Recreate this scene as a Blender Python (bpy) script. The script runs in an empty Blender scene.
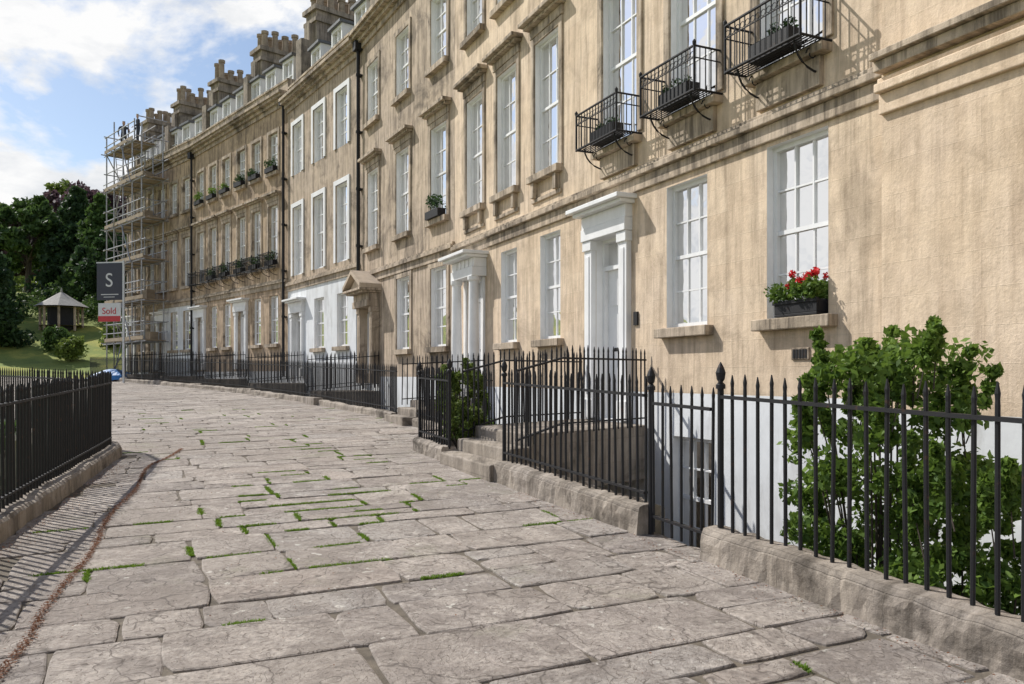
import bpy, bmesh, math, random, bisect
import numpy as np
from mathutils import Vector, Matrix, noise as mnoise
random.seed(7); rng=np.random.default_rng(7)
S=bpy.context.scene
COL=S.collection
# ------------------------------------------------------------------ materials
def newmat(name):
    m=bpy.data.materials.new(name); m.use_nodes=True
    nt=m.node_tree; b=nt.nodes['Principled BSDF']; return m,nt,b
def N(nt,t,**k):
    n=nt.nodes.new(t)
    for a,v in k.items(): setattr(n,a,v)
    return n
def mixc(nt,fac,a,b,blend='MIX'):
    n=N(nt,'ShaderNodeMix',data_type='RGBA',blend_type=blend)
    for sock,val in ((n.inputs[0],fac),(n.inputs[6],a),(n.inputs[7],b)):
        if hasattr(val,'links') or hasattr(val,'is_output'): nt.links.new(val,sock)
        elif isinstance(val,(int,float)): sock.default_value=val
        else: sock.default_value=(*val,1)
    return n.outputs[2]
def noise(nt,vec,scale,detail=5,rough=.55,dist=0):
    n=N(nt,'ShaderNodeTexNoise'); n.inputs['Scale'].default_value=scale; n.inputs['Detail'].default_value=detail
    n.inputs['Roughness'].default_value=rough; n.inputs['Distortion'].default_value=dist
    if vec is not None: nt.links.new(vec,n.inputs['Vector'])
    return n.outputs['Fac']
def ramp(nt,f,stops):
    r=N(nt,'ShaderNodeValToRGB'); e=r.color_ramp.elements
    while len(e)<len(stops): e.new(.5)
    for i,(p,c) in enumerate(stops):
        e[i].position=p; e[i].color=(*c,1) if not isinstance(c,(int,float)) else (c,c,c,1)
    nt.links.new(f,r.inputs[0]); return r.outputs[0]
def mapping(nt,vec,scale,loc=(0,0,0)):
    m=N(nt,'ShaderNodeMapping'); m.inputs['Scale'].default_value=scale; m.inputs['Location'].default_value=loc; nt.links.new(vec,m.inputs['Vector']); return m.outputs[0]
def bump(nt,b,h,strength,dist=.02):
    n=N(nt,'ShaderNodeBump'); n.inputs['Strength'].default_value=strength; n.inputs['Distance'].default_value=dist
    nt.links.new(h,n.inputs['Height']); nt.links.new(n.outputs[0],b.inputs['Normal'])
def stone(name,c1,c2,stain=(.16,.12,.085),amt=.5,joint=.6,rough=.9,soot=.5,bstr=.5,jb=-.35):
    m,nt,b=newmat(name)
    uv=N(nt,'ShaderNodeTexCoord').outputs['UV']; geo=N(nt,'ShaderNodeNewGeometry').outputs['Position']
    br=N(nt,'ShaderNodeTexBrick'); nt.links.new(uv,br.inputs['Vector'])
    br.inputs['Scale'].default_value=1; br.inputs['Brick Width'].default_value=.82; br.inputs['Row Height'].default_value=.33
    br.inputs['Mortar Size'].default_value=.004; br.inputs['Mortar Smooth'].default_value=.4; br.inputs['Bias'].default_value=-.1
    br.inputs['Color1'].default_value=(*c1,1); br.inputs['Color2'].default_value=(*c2,1)
    br.inputs['Mortar'].default_value=(*[x*joint for x in c1],1)
    c=br.outputs['Color']
    c=mixc(nt,ramp(nt,noise(nt,geo,.55,4,.6,.5),[(.42,0),(.62,.5)]),c,(c1[0]*.95,c1[1]*.97,c1[2]*1.06))
    c=mixc(nt,ramp(nt,noise(nt,geo,4.5,7,.68,.3),[(.44,0),(.72,.5)]),c,[x*.60 for x in c2])
    st=noise(nt,mapping(nt,uv,(3.2,.28,1)),1.3,8,.7,.25)
    c=mixc(nt,ramp(nt,st,[(.46,0),(.64,amt)]),c,stain)
    st2=noise(nt,mapping(nt,uv,(9,.5,1)),1.0,6,.7)
    c=mixc(nt,ramp(nt,st2,[(.49,0),(.65,amt*.85)]),c,[x*.75 for x in stain])
    c=mixc(nt,ramp(nt,noise(nt,geo,.8,9,.7,.6),[(.52,0),(.64,soot)]),c,[x*.6 for x in stain])
    c=mixc(nt,ramp(nt,noise(nt,geo,2.3,5),[(.50,0),(.70,.5)]),c,[min(1,x*1.08) for x in c1])
    c=mixc(nt,ramp(nt,noise(nt,geo,34,3,.6),[(.62,0),(.74,.45)]),c,[x*.5 for x in c2])
    nt.links.new(c,b.inputs['Base Color']); b.inputs['Roughness'].default_value=rough; b.inputs['Specular IOR Level'].default_value=.25
    h=N(nt,'ShaderNodeMath',operation='ADD'); nt.links.new(noise(nt,geo,24,7,.72),h.inputs[0])
    k=N(nt,'ShaderNodeMath',operation='MULTIPLY'); nt.links.new(br.outputs['Fac'],k.inputs[0]); k.inputs[1].default_value=jb
    nt.links.new(k.outputs[0],h.inputs[1]); bump(nt,b,h.outputs[0],bstr,.015)
    return m
def plain(name,c,rough=.6,var=.15,scale=6,metal=0,bmp=0,spec=.5,dirt=0):
    m,nt,b=newmat(name); geo=N(nt,'ShaderNodeNewGeometry').outputs['Position']
    f=noise(nt,geo,scale,6,.65)
    col=mixc(nt,ramp(nt,f,[(.3,0),(.7,1)]),[x*(1-var) for x in c],[min(1,x*(1+var*.6)) for x in c])
    if dirt: col=mixc(nt,ramp(nt,noise(nt,mapping(nt,geo,(1.5,1.5,.4)),1.6,8,.72),[(.48,0),(.7,dirt)]),col,(.22,.20,.17))
    nt.links.new(col,b.inputs['Base Color']); b.inputs['Roughness'].default_value=rough; b.inputs['Metallic'].default_value=metal
    b.inputs['Specular IOR Level'].default_value=spec
    if bmp: bump(nt,b,noise(nt,geo,scale*6,6,.7),bmp,.02)
    return m
def leafmat(name,dark,light,tl=.35):
    m,nt,b=newmat(name); g=N(nt,'ShaderNodeNewGeometry')
    c=ramp(nt,g.outputs['Random Per Island'],[(0,dark),(.55,[(a+b_)/2 for a,b_ in zip(dark,light)]),(1,light)])
    c2=mixc(nt,ramp(nt,noise(nt,g.outputs['Position'],.9,2),[(.35,0),(.65,.5)]),c,dark)
    nt.links.new(c2,b.inputs['Base Color']); b.inputs['Roughness'].default_value=.6; b.inputs['Specular IOR Level'].default_value=.3
    tr=N(nt,'ShaderNodeBsdfTranslucent'); nt.links.new(mixc(nt,.5,c2,light),tr.inputs[0]); mx=N(nt,'ShaderNodeMixShader'); mx.inputs[0].default_value=tl
    nt.links.new(b.outputs[0],mx.inputs[1]); nt.links.new(tr.outputs[0],mx.inputs[2]); nt.links.new(mx.outputs[0],nt.nodes['Material Output'].inputs[0])
    return m
M={}
M['near']=stone('bath_stone_warm',(.79,.625,.455),(.73,.57,.405),(.44,.32,.215),.42,.92,soot=.28,bstr=.6,jb=-.15)
M['a']=stone('bath_stone_honey',(.75,.60,.44),(.68,.53,.38),(.33,.25,.175),.60,.88,soot=.38)
M['b']=stone('bath_stone_weathered',(.57,.455,.34),(.48,.38,.28),(.17,.135,.10),.85,.78,soot=.75)
M['d']=stone('bath_stone_brown',(.56,.42,.285),(.47,.35,.235),(.15,.11,.08),.8,.78,soot=.65)
M['trim']=stone('bath_stone_trim',(.57,.465,.35),(.49,.395,.295),(.13,.105,.08),.9,.95,soot=.85)
M['plinth']=stone('plinth_stone',(.40,.345,.285),(.33,.285,.235),(.12,.10,.08),.75,.7,soot=.85,bstr=1.0)
M['white']=plain('white_paint',(.80,.80,.80),.5,.08,3,dirt=.2)
M['render']=plain('white_render',(.74,.755,.77),.8,.12,1.2,bmp=.15,dirt=.45)
m,nt,b=newmat('black_iron'); geo=N(nt,'ShaderNodeNewGeometry').outputs['Position']
c=mixc(nt,ramp(nt,noise(nt,geo,14,7,.7),[(.60,0),(.68,.7)]),(.012,.012,.014),(.07,.032,.018))
nt.links.new(c,b.inputs['Base Color']); b.inputs['Roughness'].default_value=.62; b.inputs['Specular IOR Level'].default_value=.35; bump(nt,b,noise(nt,geo,60,4),.25,.004); M['iron']=m
M['slate']=plain('slate_roof',(.12,.125,.135),.6,.35,5,bmp=.4)
M['pale']=plain('stone_slate_roof',(.33,.31,.28),.8,.3,5,bmp=.4)
M['inner_shade']=plain('dark_interior',(.025,.025,.027),.9)  # near-black colour stands in for the shade inside rooms and pavilion
M['curtain']=plain('net_curtain',(.62,.63,.63),.9,.1,4)
M['curtain2']=plain('grey_curtain',(.30,.32,.35),.9,.2,3)
M['chim']=stone('chimney_stone',(.40,.335,.26),(.31,.255,.20),(.075,.062,.05),.8,.6,soot=.8)
M['pot']=plain('chimney_pot_buff',(.34,.27,.20),.85,.45,3)
M['steel']=plain('scaffold_tube',(.36,.36,.37),.5,.3,8,metal=.5)
M['board']=plain('scaffold_board',(.33,.26,.18),.85,.3,3)
M['leaf']=leafmat('shrub_leaves',(.055,.11,.018),(.20,.31,.05))
M['leafd']=leafmat('dark_leaves',(.020,.045,.018),(.06,.11,.035))
M['leafm']=leafmat('mid_leaves',(.035,.075,.02),(.11,.18,.045))
M['leafl']=leafmat('light_leaves',(.075,.12,.025),(.21,.27,.06))
M['leafp']=leafmat('purple_leaves',(.055,.034,.042),(.15,.09,.105))
M['moss']=leafmat('moss_blades',(.09,.17,.015),(.24,.38,.04))
M['dead']=leafmat('dead_leaves',(.12,.05,.025),(.34,.15,.07))
M['bark']=plain('bark',(.07,.055,.04),.9,.3,4,bmp=.6)
M['red']=plain('red_petals',(.72,.015,.02),.6,.3,30)
M['navy']=plain('navy_board',(.03,.032,.05),.5,.1)
M['redpaint']=plain('red_paint',(.5,.03,.04),.5,.1)
M['blue']=plain('blue_tarpaulin',(.03,.16,.42),.5,.3,4)
M['doorg']=plain('door_paint_dark',(.03,.05,.06),.35,.1)
M['cloth']=plain('work_clothes',(.05,.055,.07),.9,.3,9)
M['skin']=plain('skin',(.50,.31,.22),.6,.1,9)
m,nt,b=newmat('window_glass'); nt.nodes.remove(b)
fr_=N(nt,'ShaderNodeFresnel'); fr_.inputs[0].default_value=1.5
ad=N(nt,'ShaderNodeMath',operation='ADD',use_clamp=True); nt.links.new(fr_.outputs[0],ad.inputs[0]); ad.inputs[1].default_value=.10
tb=N(nt,'ShaderNodeBsdfTransparent'); tb.inputs[0].default_value=(.76,.82,.87,1); gb=N(nt,'ShaderNodeBsdfGlossy'); gb.inputs['Roughness'].default_value=.03
bp=N(nt,'ShaderNodeBump'); bp.inputs['Strength'].default_value=.3; bp.inputs['Distance'].default_value=.02
nt.links.new(noise(nt,N(nt,'ShaderNodeNewGeometry').outputs['Position'],2.6,2),bp.inputs['Height']); nt.links.new(bp.outputs[0],gb.inputs['Normal'])
mx=N(nt,'ShaderNodeMixShader'); nt.links.new(ad.outputs[0],mx.inputs[0]); nt.links.new(tb.outputs[0],mx.inputs[1]); nt.links.new(gb.outputs[0],mx.inputs[2])
nt.links.new(mx.outputs[0],nt.nodes['Material Output'].inputs[0]); M['glass']=m
# paving
m,nt,b=newmat('flagstone'); g=N(nt,'ShaderNodeNewGeometry'); geo=g.outputs['Position']; isl=g.outputs['Random Per Island']
c=ramp(nt,isl,[(0,(.37,.315,.28)),(.18,(.54,.475,.415)),(.36,(.43,.375,.335)),(.54,(.60,.535,.475)),(.7,(.48,.405,.35)),(.85,(.50,.46,.42)),(1,(.31,.27,.245))])
off=N(nt,'ShaderNodeVectorMath',operation='ADD'); nt.links.new(geo,off.inputs[0])
cx=N(nt,'ShaderNodeCombineXYZ'); mu=N(nt,'ShaderNodeMath',operation='MULTIPLY'); mu.inputs[1].default_value=57; nt.links.new(isl,mu.inputs[0]); nt.links.new(mu.outputs[0],cx.inputs[2]); nt.links.new(cx.outputs[0],off.inputs[1])
pv=off.outputs[0]
big=noise(nt,pv,2.2,8,.66,.8); fine=noise(nt,pv,26,9,.75); lay=noise(nt,pv,2.8,3,.55,1.6)
c=mixc(nt,ramp(nt,big,[(.42,0),(.60,.75)]),c,(.24,.205,.18))
c=mixc(nt,ramp(nt,noise(nt,pv,6,8,.7),[(.48,0),(.62,.55)]),c,(.62,.555,.49))
c=mixc(nt,ramp(nt,fine,[(.42,.5),(.58,0)]),c,(.17,.145,.125))
c=mixc(nt,ramp(nt,noise(nt,geo,.5,5,.6,.5),[(.46,0),(.64,.6)]),c,(.28,.24,.205))
c=mixc(nt,ramp(nt,noise(nt,geo,1.1,6,.7),[(.58,0),(.70,.35)]),c,(.26,.265,.16))
c=mixc(nt,ramp(nt,noise(nt,geo,9,3,.6),[(.67,0),(.70,.7)]),c,(.68,.65,.58))
st=N(nt,'ShaderNodeMath',operation='MULTIPLY'); nt.links.new(lay,st.inputs[0]); st.inputs[1].default_value=9
fl=N(nt,'ShaderNodeMath',operation='FLOOR'); nt.links.new(st.outputs[0],fl.inputs[0])
fc=N(nt,'ShaderNodeMath',operation='FRACT'); nt.links.new(st.outputs[0],fc.inputs[0])
c=mixc(nt,ramp(nt,fc.outputs[0],[(0,.9),(.13,0),(1,0)]),c,(.10,.08,.065))
# hairline cracks
vo=N(nt,'ShaderNodeTexVoronoi',feature='DISTANCE_TO_EDGE'); vo.inputs['Scale'].default_value=1.1
vd=N(nt,'ShaderNodeVectorMath',operation='ADD'); nt.links.new(pv,vd.inputs[0]); nzc=N(nt,'ShaderNodeTexNoise'); nzc.inputs['Scale'].default_value=4; nt.links.new(pv,nzc.inputs['Vector']); vs_=N(nt,'ShaderNodeVectorMath',operation='SCALE'); vs_.inputs['Scale'].default_value=.35; nt.links.new(nzc.outputs['Color'],vs_.inputs[0]); nt.links.new(vs_.outputs[0],vd.inputs[1]); nt.links.new(vd.outputs[0],vo.inputs['Vector'])
ck=ramp(nt,vo.outputs['Distance'],[(0,.7),(.010,0),(1,0)])
c=mixc(nt,ck,c,(.08,.065,.055))
nt.links.new(c,b.inputs['Base Color']); b.inputs['Roughness'].default_value=.82; b.inputs['Specular IOR Level'].default_value=.3
h1=N(nt,'ShaderNodeMath',operation='MULTIPLY_ADD'); nt.links.new(fl.outputs[0],h1.inputs[0]); h1.inputs[1].default_value=.6; nt.links.new(fine,h1.inputs[2])
h2=N(nt,'ShaderNodeMath',operation='MULTIPLY_ADD'); nt.links.new(big,h2.inputs[0]); h2.inputs[1].default_value=2.4; nt.links.new(h1.outputs[0],h2.inputs[2])
bump(nt,b,h2.outputs[0],.95,.02); M['flag']=m
M['dirt']=plain('joint_dirt',(.15,.125,.095),.95,.55,7,bmp=.5)
m,nt,b=newmat('grass_ground'); geo=N(nt,'ShaderNodeNewGeometry').outputs['Position']
c=ramp(nt,noise(nt,geo,.25,8,.7),[(.3,(.09,.13,.025)),(.5,(.19,.23,.045)),(.62,(.38,.35,.07)),(.75,(.14,.18,.04))])
nt.links.new(c,b.inputs['Base Color']); b.inputs['Roughness'].default_value=.95; bump(nt,b,noise(nt,geo,6,6),.6,.1); M['grass']=m

# ------------------------------------------------------------------ geometry helpers
class Frame:
    def __init__(s,ox,oy,tx,ty):
        l=math.hypot(tx,ty); s.o=(ox,oy); s.t=(tx/l,ty/l); s.n=(-ty/l,tx/l)
    def P(s,a,o,z): return (s.o[0]+a*s.t[0]+o*s.n[0], s.o[1]+a*s.t[1]+o*s.n[1], z)
class MB:
    def __init__(s): s.v=[];s.f=[];s.uv=[];s.mi=[]
    def face(s,pts,m=0,uv=None):
        i=len(s.v); s.v+=pts; s.f.append(tuple(range(i,i+len(pts)))); s.mi.append(m)
        s.uv.append(uv or [(p[0]+p[1],p[2]) for p in pts])
    def solid(s,v,faces,uvs,m):
        i=len(s.v); s.v+=v
        for f,u in zip(faces,uvs): s.f.append(tuple(i+k for k in f)); s.mi.append(m); s.uv.append(u)
    def box(s,fr,a0,a1,o0,o1,z0,z1,m=0):
        c=[(a,o,z) for z in (z0,z1) for o in (o0,o1) for a in (a0,a1)]
        v=[fr.P(*p) for p in c]
        fs=[(0,1,5,4),(2,6,7,3),(0,4,6,2),(1,3,7,5),(0,2,3,1),(4,5,7,6)]
        ax=['az','az','oz','oz','ao','ao']; us=[]
        for f,k in zip(fs,ax):
            us.append([(c[q][0],c[q][2]) if k=='az' else (c[q][1]+a0,c[q][2]) if k=='oz' else (c[q][0],c[q][1]) for q in f])
        s.solid(v,fs,us,m)
    def prism(s,poly,z0,z1,m=0):
        n=len(poly); v=[(x,y,z0) for x,y in poly]+[(x,y,z1) for x,y in poly]
        fs=[tuple(range(n-1,-1,-1)),tuple(range(n,2*n))]+[(i,(i+1)%n,n+(i+1)%n,n+i) for i in range(n)]
        us=[[(v[q][0],v[q][1]) for q in f] for f in fs[:2]]+[[(v[q][0]+v[q][1],v[q][2]) for q in f] for f in fs[2:]]
        s.solid(v,fs,us,m)
    def tube(s,pts,r,n=6,m=0,caps=True):
        pts=[Vector(p) for p in pts]; rs=r if isinstance(r,(list,tuple)) else [r]*len(pts)
        i0=len(s.v)
        for k,p in enumerate(pts):
            d=(pts[min(k+1,len(pts)-1)]-pts[max(k-1,0)])
            if d.length<1e-9: d=Vector((0,0,1))
            d.normalize(); a=Vector((1,0,0)) if abs(d.x)<.8 else Vector((0,1,0))
            u=d.cross(a).normalized(); w=d.cross(u)
            for j in range(n):
                t=2*math.pi*j/n; s.v.append(tuple(p+(u*math.cos(t)+w*math.sin(t))*rs[k]))
        for k in range(len(pts)-1):
            for j in range(n):
                f=(i0+k*n+j,i0+k*n+(j+1)%n,i0+(k+1)*n+(j+1)%n,i0+(k+1)*n+j)
                s.f.append(f); s.mi.append(m); s.uv.append([(0,0),(1,0),(1,1),(0,1)])
        if caps:
            for b0 in (i0,i0+(len(pts)-1)*n):
                s.f.append(tuple(range(b0,b0+n))); s.mi.append(m); s.uv.append([(0,0)]*n)
    def obj(s,name,mats,parent=None,smooth=False,bevel=0):
        if not s.f: return None
        me=bpy.data.meshes.new(name); me.from_pydata(s.v,[],s.f)
        ul=me.uv_layers.new(name='UVMap'); flat=[c for u in s.uv for p in u for c in p]; ul.data.foreach_set('uv',flat)
        for k in mats: me.materials.append(M[k])
        me.polygons.foreach_set('material_index',s.mi)
        if smooth: me.polygons.foreach_set('use_smooth',[True]*len(s.f))
        o=bpy.data.objects.new(name,me); COL.objects.link(o)
        if parent: o.parent=parent
        if bevel:
            b=o.modifiers.new('bevel','BEVEL'); b.width=bevel; b.segments=2; b.limit_method='ANGLE'; b.angle_limit=.8
        me.update(); return o
def empty(name):
    e=bpy.data.objects.new(name,None); COL.objects.link(e); return e
def GZ(y): return .03*y

# ------------------------------------------------------------------ windows / doors
def wall(mb,fr,s0,s1,z0,z1,ops,zones,rd=.2,revmat=1):
    ss=sorted({s0,s1,*[x for o in ops for x in o[:2]]}); zs=sorted({z0,z1,*[x for o in ops for x in o[2:4]],*[z for z,_ in zones if z0<z<z1]})
    off=random.uniform(0,60)
    for i in range(len(ss)-1):
        for j in range(len(zs)-1):
            a,b_,c,d=ss[i],ss[i+1],zs[j],zs[j+1]; ms=(a+b_)/2; mz=(c+d)/2
            if any(o[0]<ms<o[1] and o[2]<mz<o[3] for o in ops): continue
            m=0
            for z,k in zones:
                if mz<z: m=k; break
            mb.face([fr.P(a,0,c),fr.P(b_,0,c),fr.P(b_,0,d),fr.P(a,0,d)],m,[(a+off,c),(b_+off,c),(b_+off,d),(a+off,d)])
    for a,b_,c,d in [o[:4] for o in ops]:
        for p,q in (((a,c),(a,d)),((b_,c),(b_,d)),((a,c),(b_,c)),((a,d),(b_,d))):
            mb.face([fr.P(p[0],0,p[1]),fr.P(q[0],0,q[1]),fr.P(q[0],-rd,q[1]),fr.P(p[0],-rd,p[1])],revmat,[(0,p[1]),(.3,q[1]),(.3,q[1]+.2),(0,p[1]+.2)])
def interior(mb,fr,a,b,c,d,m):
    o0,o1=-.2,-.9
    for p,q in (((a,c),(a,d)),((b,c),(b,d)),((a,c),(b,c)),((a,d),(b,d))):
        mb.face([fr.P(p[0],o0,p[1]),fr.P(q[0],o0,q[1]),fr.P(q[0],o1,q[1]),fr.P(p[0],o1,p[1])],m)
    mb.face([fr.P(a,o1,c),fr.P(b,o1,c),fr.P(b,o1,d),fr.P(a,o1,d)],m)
def window(mb,fr,a,b,c,d,cols=3,rows=4,bars=.022,style=None):
    fw=.055; o0,o1=-.19,-.10
    mb.box(fr,a,a+fw,o0,o1,c,d); mb.box(fr,b-fw,b,o0,o1,c,d)
    mb.box(fr,a+fw,b-fw,o0,o1,d-fw,d); mb.box(fr,a+fw,b-fw,o0,o1,c,c+fw*1.3)
    mid=(c+d)/2; mb.box(fr,a+fw,b-fw,-.17,-.115,mid-.025,mid+.025)
    iw=(b-a-2*fw)
    for k in range(1,cols):
        x=a+fw+iw*k/cols; mb.box(fr,x-bars/2,x+bars/2,-.165,-.13,c+fw*1.3,mid-.025); mb.box(fr,x-bars/2,x+bars/2,-.155,-.12,mid+.025,d-fw)
    for (lo,hi,oo) in ((c+fw*1.3,mid-.025,-.163),(mid+.025,d-fw,-.153)):
        for k in range(1,rows//2):
            z=lo+(hi-lo)*k/(rows//2); mb.box(fr,a+fw,b-fw,oo,oo+.03,z-bars/2,z+bars/2)
    t=random.uniform(-.006,.006)
    mb.face([fr.P(a+fw/2,-.148+t,c+.03),fr.P(b-fw/2,-.148-t,c+.03),fr.P(b-fw/2,-.148-t,d-.03),fr.P(a+fw/2,-.148+t,d-.03)],1)
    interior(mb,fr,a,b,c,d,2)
    st=style if style is not None else random.choice([0,1,2,3,1,4,5])
    def cur(x0,x1,z0,z1,m,o=-.30,n=14):
        n=max(4,int((x1-x0)/.04)); ph_=random.uniform(0,6)
        for k in range(n):
            p,q=x0+(x1-x0)*k/n,x0+(x1-x0)*(k+1)/n
            f=lambda t,z:o+.035*math.sin(t*34+ph_)+.02*math.sin(t*77+z)
            mb.face([fr.P(p,f(p,z0),z0),fr.P(q,f(q,z0),z0),fr.P(q,f(q,z1),z1),fr.P(p,f(p,z1),z1)],m)
    w=b-a
    if st==0: cur(a,b,c,d,3)
    elif st==1: cur(a,a+w*.3,c,d,3); cur(b-w*.3,b,c,d,3)
    elif st==2: cur(a,b,c+(d-c)*.55,d,3); cur(a,a+w*.25,c,c+(d-c)*.54,3)
    elif st==3: cur(a,b,c,c+(d-c)*.5,3); cur(a,b,c+(d-c)*.75,d,4)
    elif st==4: cur(a,b,c,d,4,-.33)
def sill(mb,fr,a,b,c,m=0,p=.14,h=.13): mb.box(fr,a-.13,b+.13,-.18,p,c-h,c+.004,m)
def architrave(mb,fr,a,b,c,d,m=0,w=.14,p=.035):
    mb.box(fr,a-w,a-.004,-.02,p,c,d+w,m); mb.box(fr,b+.004,b+w,-.02,p,c,d+w,m); mb.box(fr,a-.004,b+.004,-.02,p-.002,d+.004,d+w-.002,m)
def hood(mb,fr,a,b,d,m=0):
    mb.box(fr,a-.16,b+.16,-.02,.05,d+.145,d+.32,m); mb.box(fr,a-.22,b+.22,-.02,.16,d+.322,d+.38,m); mb.box(fr,a-.27,b+.27,-.02,.25,d+.382,d+.46,m)
def doorleaf(mb,fr,a,b,c,d,m,fan=.5):
    top=d-fan
    mb.box(fr,a+.06,b-.06,-.24,-.19,c,top,m)
    w=(b-a-.12)
    for i in range(2):
        x0=a+.06+w*(.1+.45*i); x1=x0+w*.35
        for f0,f1 in ((.06,.34),(.40,.70),(.76,.94)):
            z0=c+(top-c)*f0; z1=c+(top-c)*f1
            mb.box(fr,x0,x1,-.2,-.178,z0,z1,m); 
    mb.box(fr,a,a+.06,-.25,-.12,c,d); mb.box(fr,b-.06,b,-.25,-.12,c,d); mb.box(fr,a+.06,b-.06,-.25,-.12,top,top+.07); mb.box(fr,a+.06,b-.06,-.25,-.12,d-.05,d)
    mb.face([fr.P(a+.06,-.2,top+.07),fr.P(b-.06,-.2,top+.07),fr.P(b-.06,-.2,d-.05),fr.P(a+.06,-.2,d-.05)],1)
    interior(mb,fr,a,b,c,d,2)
    mb.box(fr,(a+b)/2-.012,(a+b)/2+.012,-.21,-.16,top+.07,d-.05)
    mb.tube([fr.P(a+.15,-.19,c+1.0),fr.P(a+.15,-.12,c+1.0)],.035,8,5); mb.box(fr,(a+b)/2-.12,(a+b)/2+.12,-.192,-.172,c+1.08,c+1.14,5)
WM=['white','glass','inner_shade','curtain','curtain2','iron','doorg']

def tops(mb,fr,L,ze,mt=0):
    mb.box(fr,0.003,L-.003,-.02,.06,ze-.45,ze-.28,mt)
    mb.box(fr,0.003,L-.003,-.02,.16,ze-.278,ze-.15,mt); mb.box(fr,0.003,L-.003,-.02,.30,ze-.148,ze-.05,mt); mb.box(fr,.003,L-.003,-.25,.38,ze-.048,ze+.06,mt)
    mb.box(fr,.003,L-.003,-.27,-.02,ze+.062,ze+.5,mt); mb.box(fr,.003,L-.003,-.30,.02,ze+.502,ze+.58,mt)
def roof(parent,fr,L,ze,dorm,wallmat,depth=9,ends=True):
    mb=MB(); D=depth
    P=fr.P
    mb.face([P(0,-.35,ze+.1),P(L,-.35,ze+.1),P(L,-1.7,ze+2.3),P(0,-1.7,ze+2.3)],0)
    mb.face([P(0,-1.7,ze+2.3),P(L,-1.7,ze+2.3),P(L,-4.5,ze+3.1),P(0,-4.5,ze+3.1)],0)
    mb.face([P(0,-4.5,ze+3.1),P(L,-4.5,ze+3.1),P(L,-D,ze+.2),P(0,-D,ze+.2)],0)
    mb.obj('roof',['slate'],parent)
    mb=MB()
    for s in (0.001,L-.001):
        mb.face([P(s,-.03,-3),P(s,-D,-3),P(s,-D,ze+.2),P(s,-4.5,ze+3.1),P(s,-1.7,ze+2.3),P(s,-.35,ze+.1),P(s,-.03,ze-.1)],0,[(0,-3),(D,-3),(D,ze),(4.5,ze+3),(1.7,ze+2.3),(.3,ze),(0,ze)])
    mb.face([P(0,-D,-3),P(L,-D,-3),P(L,-D,ze+.2),P(0,-D,ze+.2)],0,[(0,-3),(L,-3),(L,ze),(0,ze)])
    mb.obj('side_walls',[wallmat],parent)
    mb=MB()
    for s in dorm:
        a,b=s-.5,s+.5; z0,z1=ze+.45,ze+1.85
        mb.box(fr,a,a+.1,-2.0,-.62,z0,z1,0); mb.box(fr,b-.1,b,-2.0,-.62,z0,z1,0); mb.box(fr,a-.08,b+.08,-2.4,-.5,z1,z1+.10,7)
        mb.box(fr,a+.1,b-.1,-.75,-.62,z0,z0+.12,0); mb.box(fr,a+.1,b-.1,-.75,-.62,z1-.12,z1-.001,0)
        mb.box(fr,s-.02,s+.02,-.74,-.66,z0+.12,z1-.12,0); mb.box(fr,a+.1,b-.1,-.735,-.665,(z0+z1)/2-.02,(z0+z1)/2+.02,0)
        mb.face([P(a+.1,-.72,z0+.1),P(b-.1,-.72,z0+.1),P(b-.1,-.72,z1-.1),P(a+.1,-.72,z1-.1)],1)
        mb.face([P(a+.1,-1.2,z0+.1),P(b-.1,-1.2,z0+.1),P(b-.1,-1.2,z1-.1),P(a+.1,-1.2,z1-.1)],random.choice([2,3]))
    mb.obj('dormers',WM+['slate'],parent)
def chimney(parent,fr,s,ze,o0=-1.0,o1=-3.9,top=16.0):
    mb=MB(); mb.box(fr,s-.22,s+.22,-8.5,-.45,ze,ze+2.2,0); mb.box(fr,s-.22,s+.22,-5.5,-.8,ze+2.2,ze+2.9,0)
    mb.box(fr,s-.45,s+.45,o1,o0,ze+.5,top,0); mb.box(fr,s-.53,s+.53,o1-.08,o0+.08,top-.45,top-.3,0); mb.box(fr,s-.56,s+.56,o1-.12,o0+.12,top,top+.18,0)
    n=6
    for k in range(n):
        for ds in (-.24,.24):
            o=o0-.25-(o0-o1-.5)*k/(n-1); p=fr.P(s+ds,o,0); hh=random.uniform(.7,1.2)
            mb.tube([(p[0],p[1],top+.17),(p[0],p[1],top+.3),(p[0],p[1],top+.32),(p[0],p[1],top+hh-.14),(p[0],p[1],top+hh-.12),(p[0],p[1],top+hh)],[.18,.18,.14,.13,.17,.17],8,1)
    mb.obj('chimney_stack',['chim','pot'],parent)
def drainpipe(parent,fr,s,z0,z1,o=.12):
    mb=MB(); mb.tube([fr.P(s,o,z0),fr.P(s,o,z1)],.055,8)
    mb.box(fr,s-.14,s+.14,.02,.26,z1,z1+.28)
    z=z0+.5
    while z<z1: mb.tube([fr.P(s,o,z),fr.P(s,o,z+.08)],.075,8); mb.box(fr,s-.1,s+.1,0,.1,z,z+.05); z+=1.8
    mb.obj('drainpipe',['iron'],parent)

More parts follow.
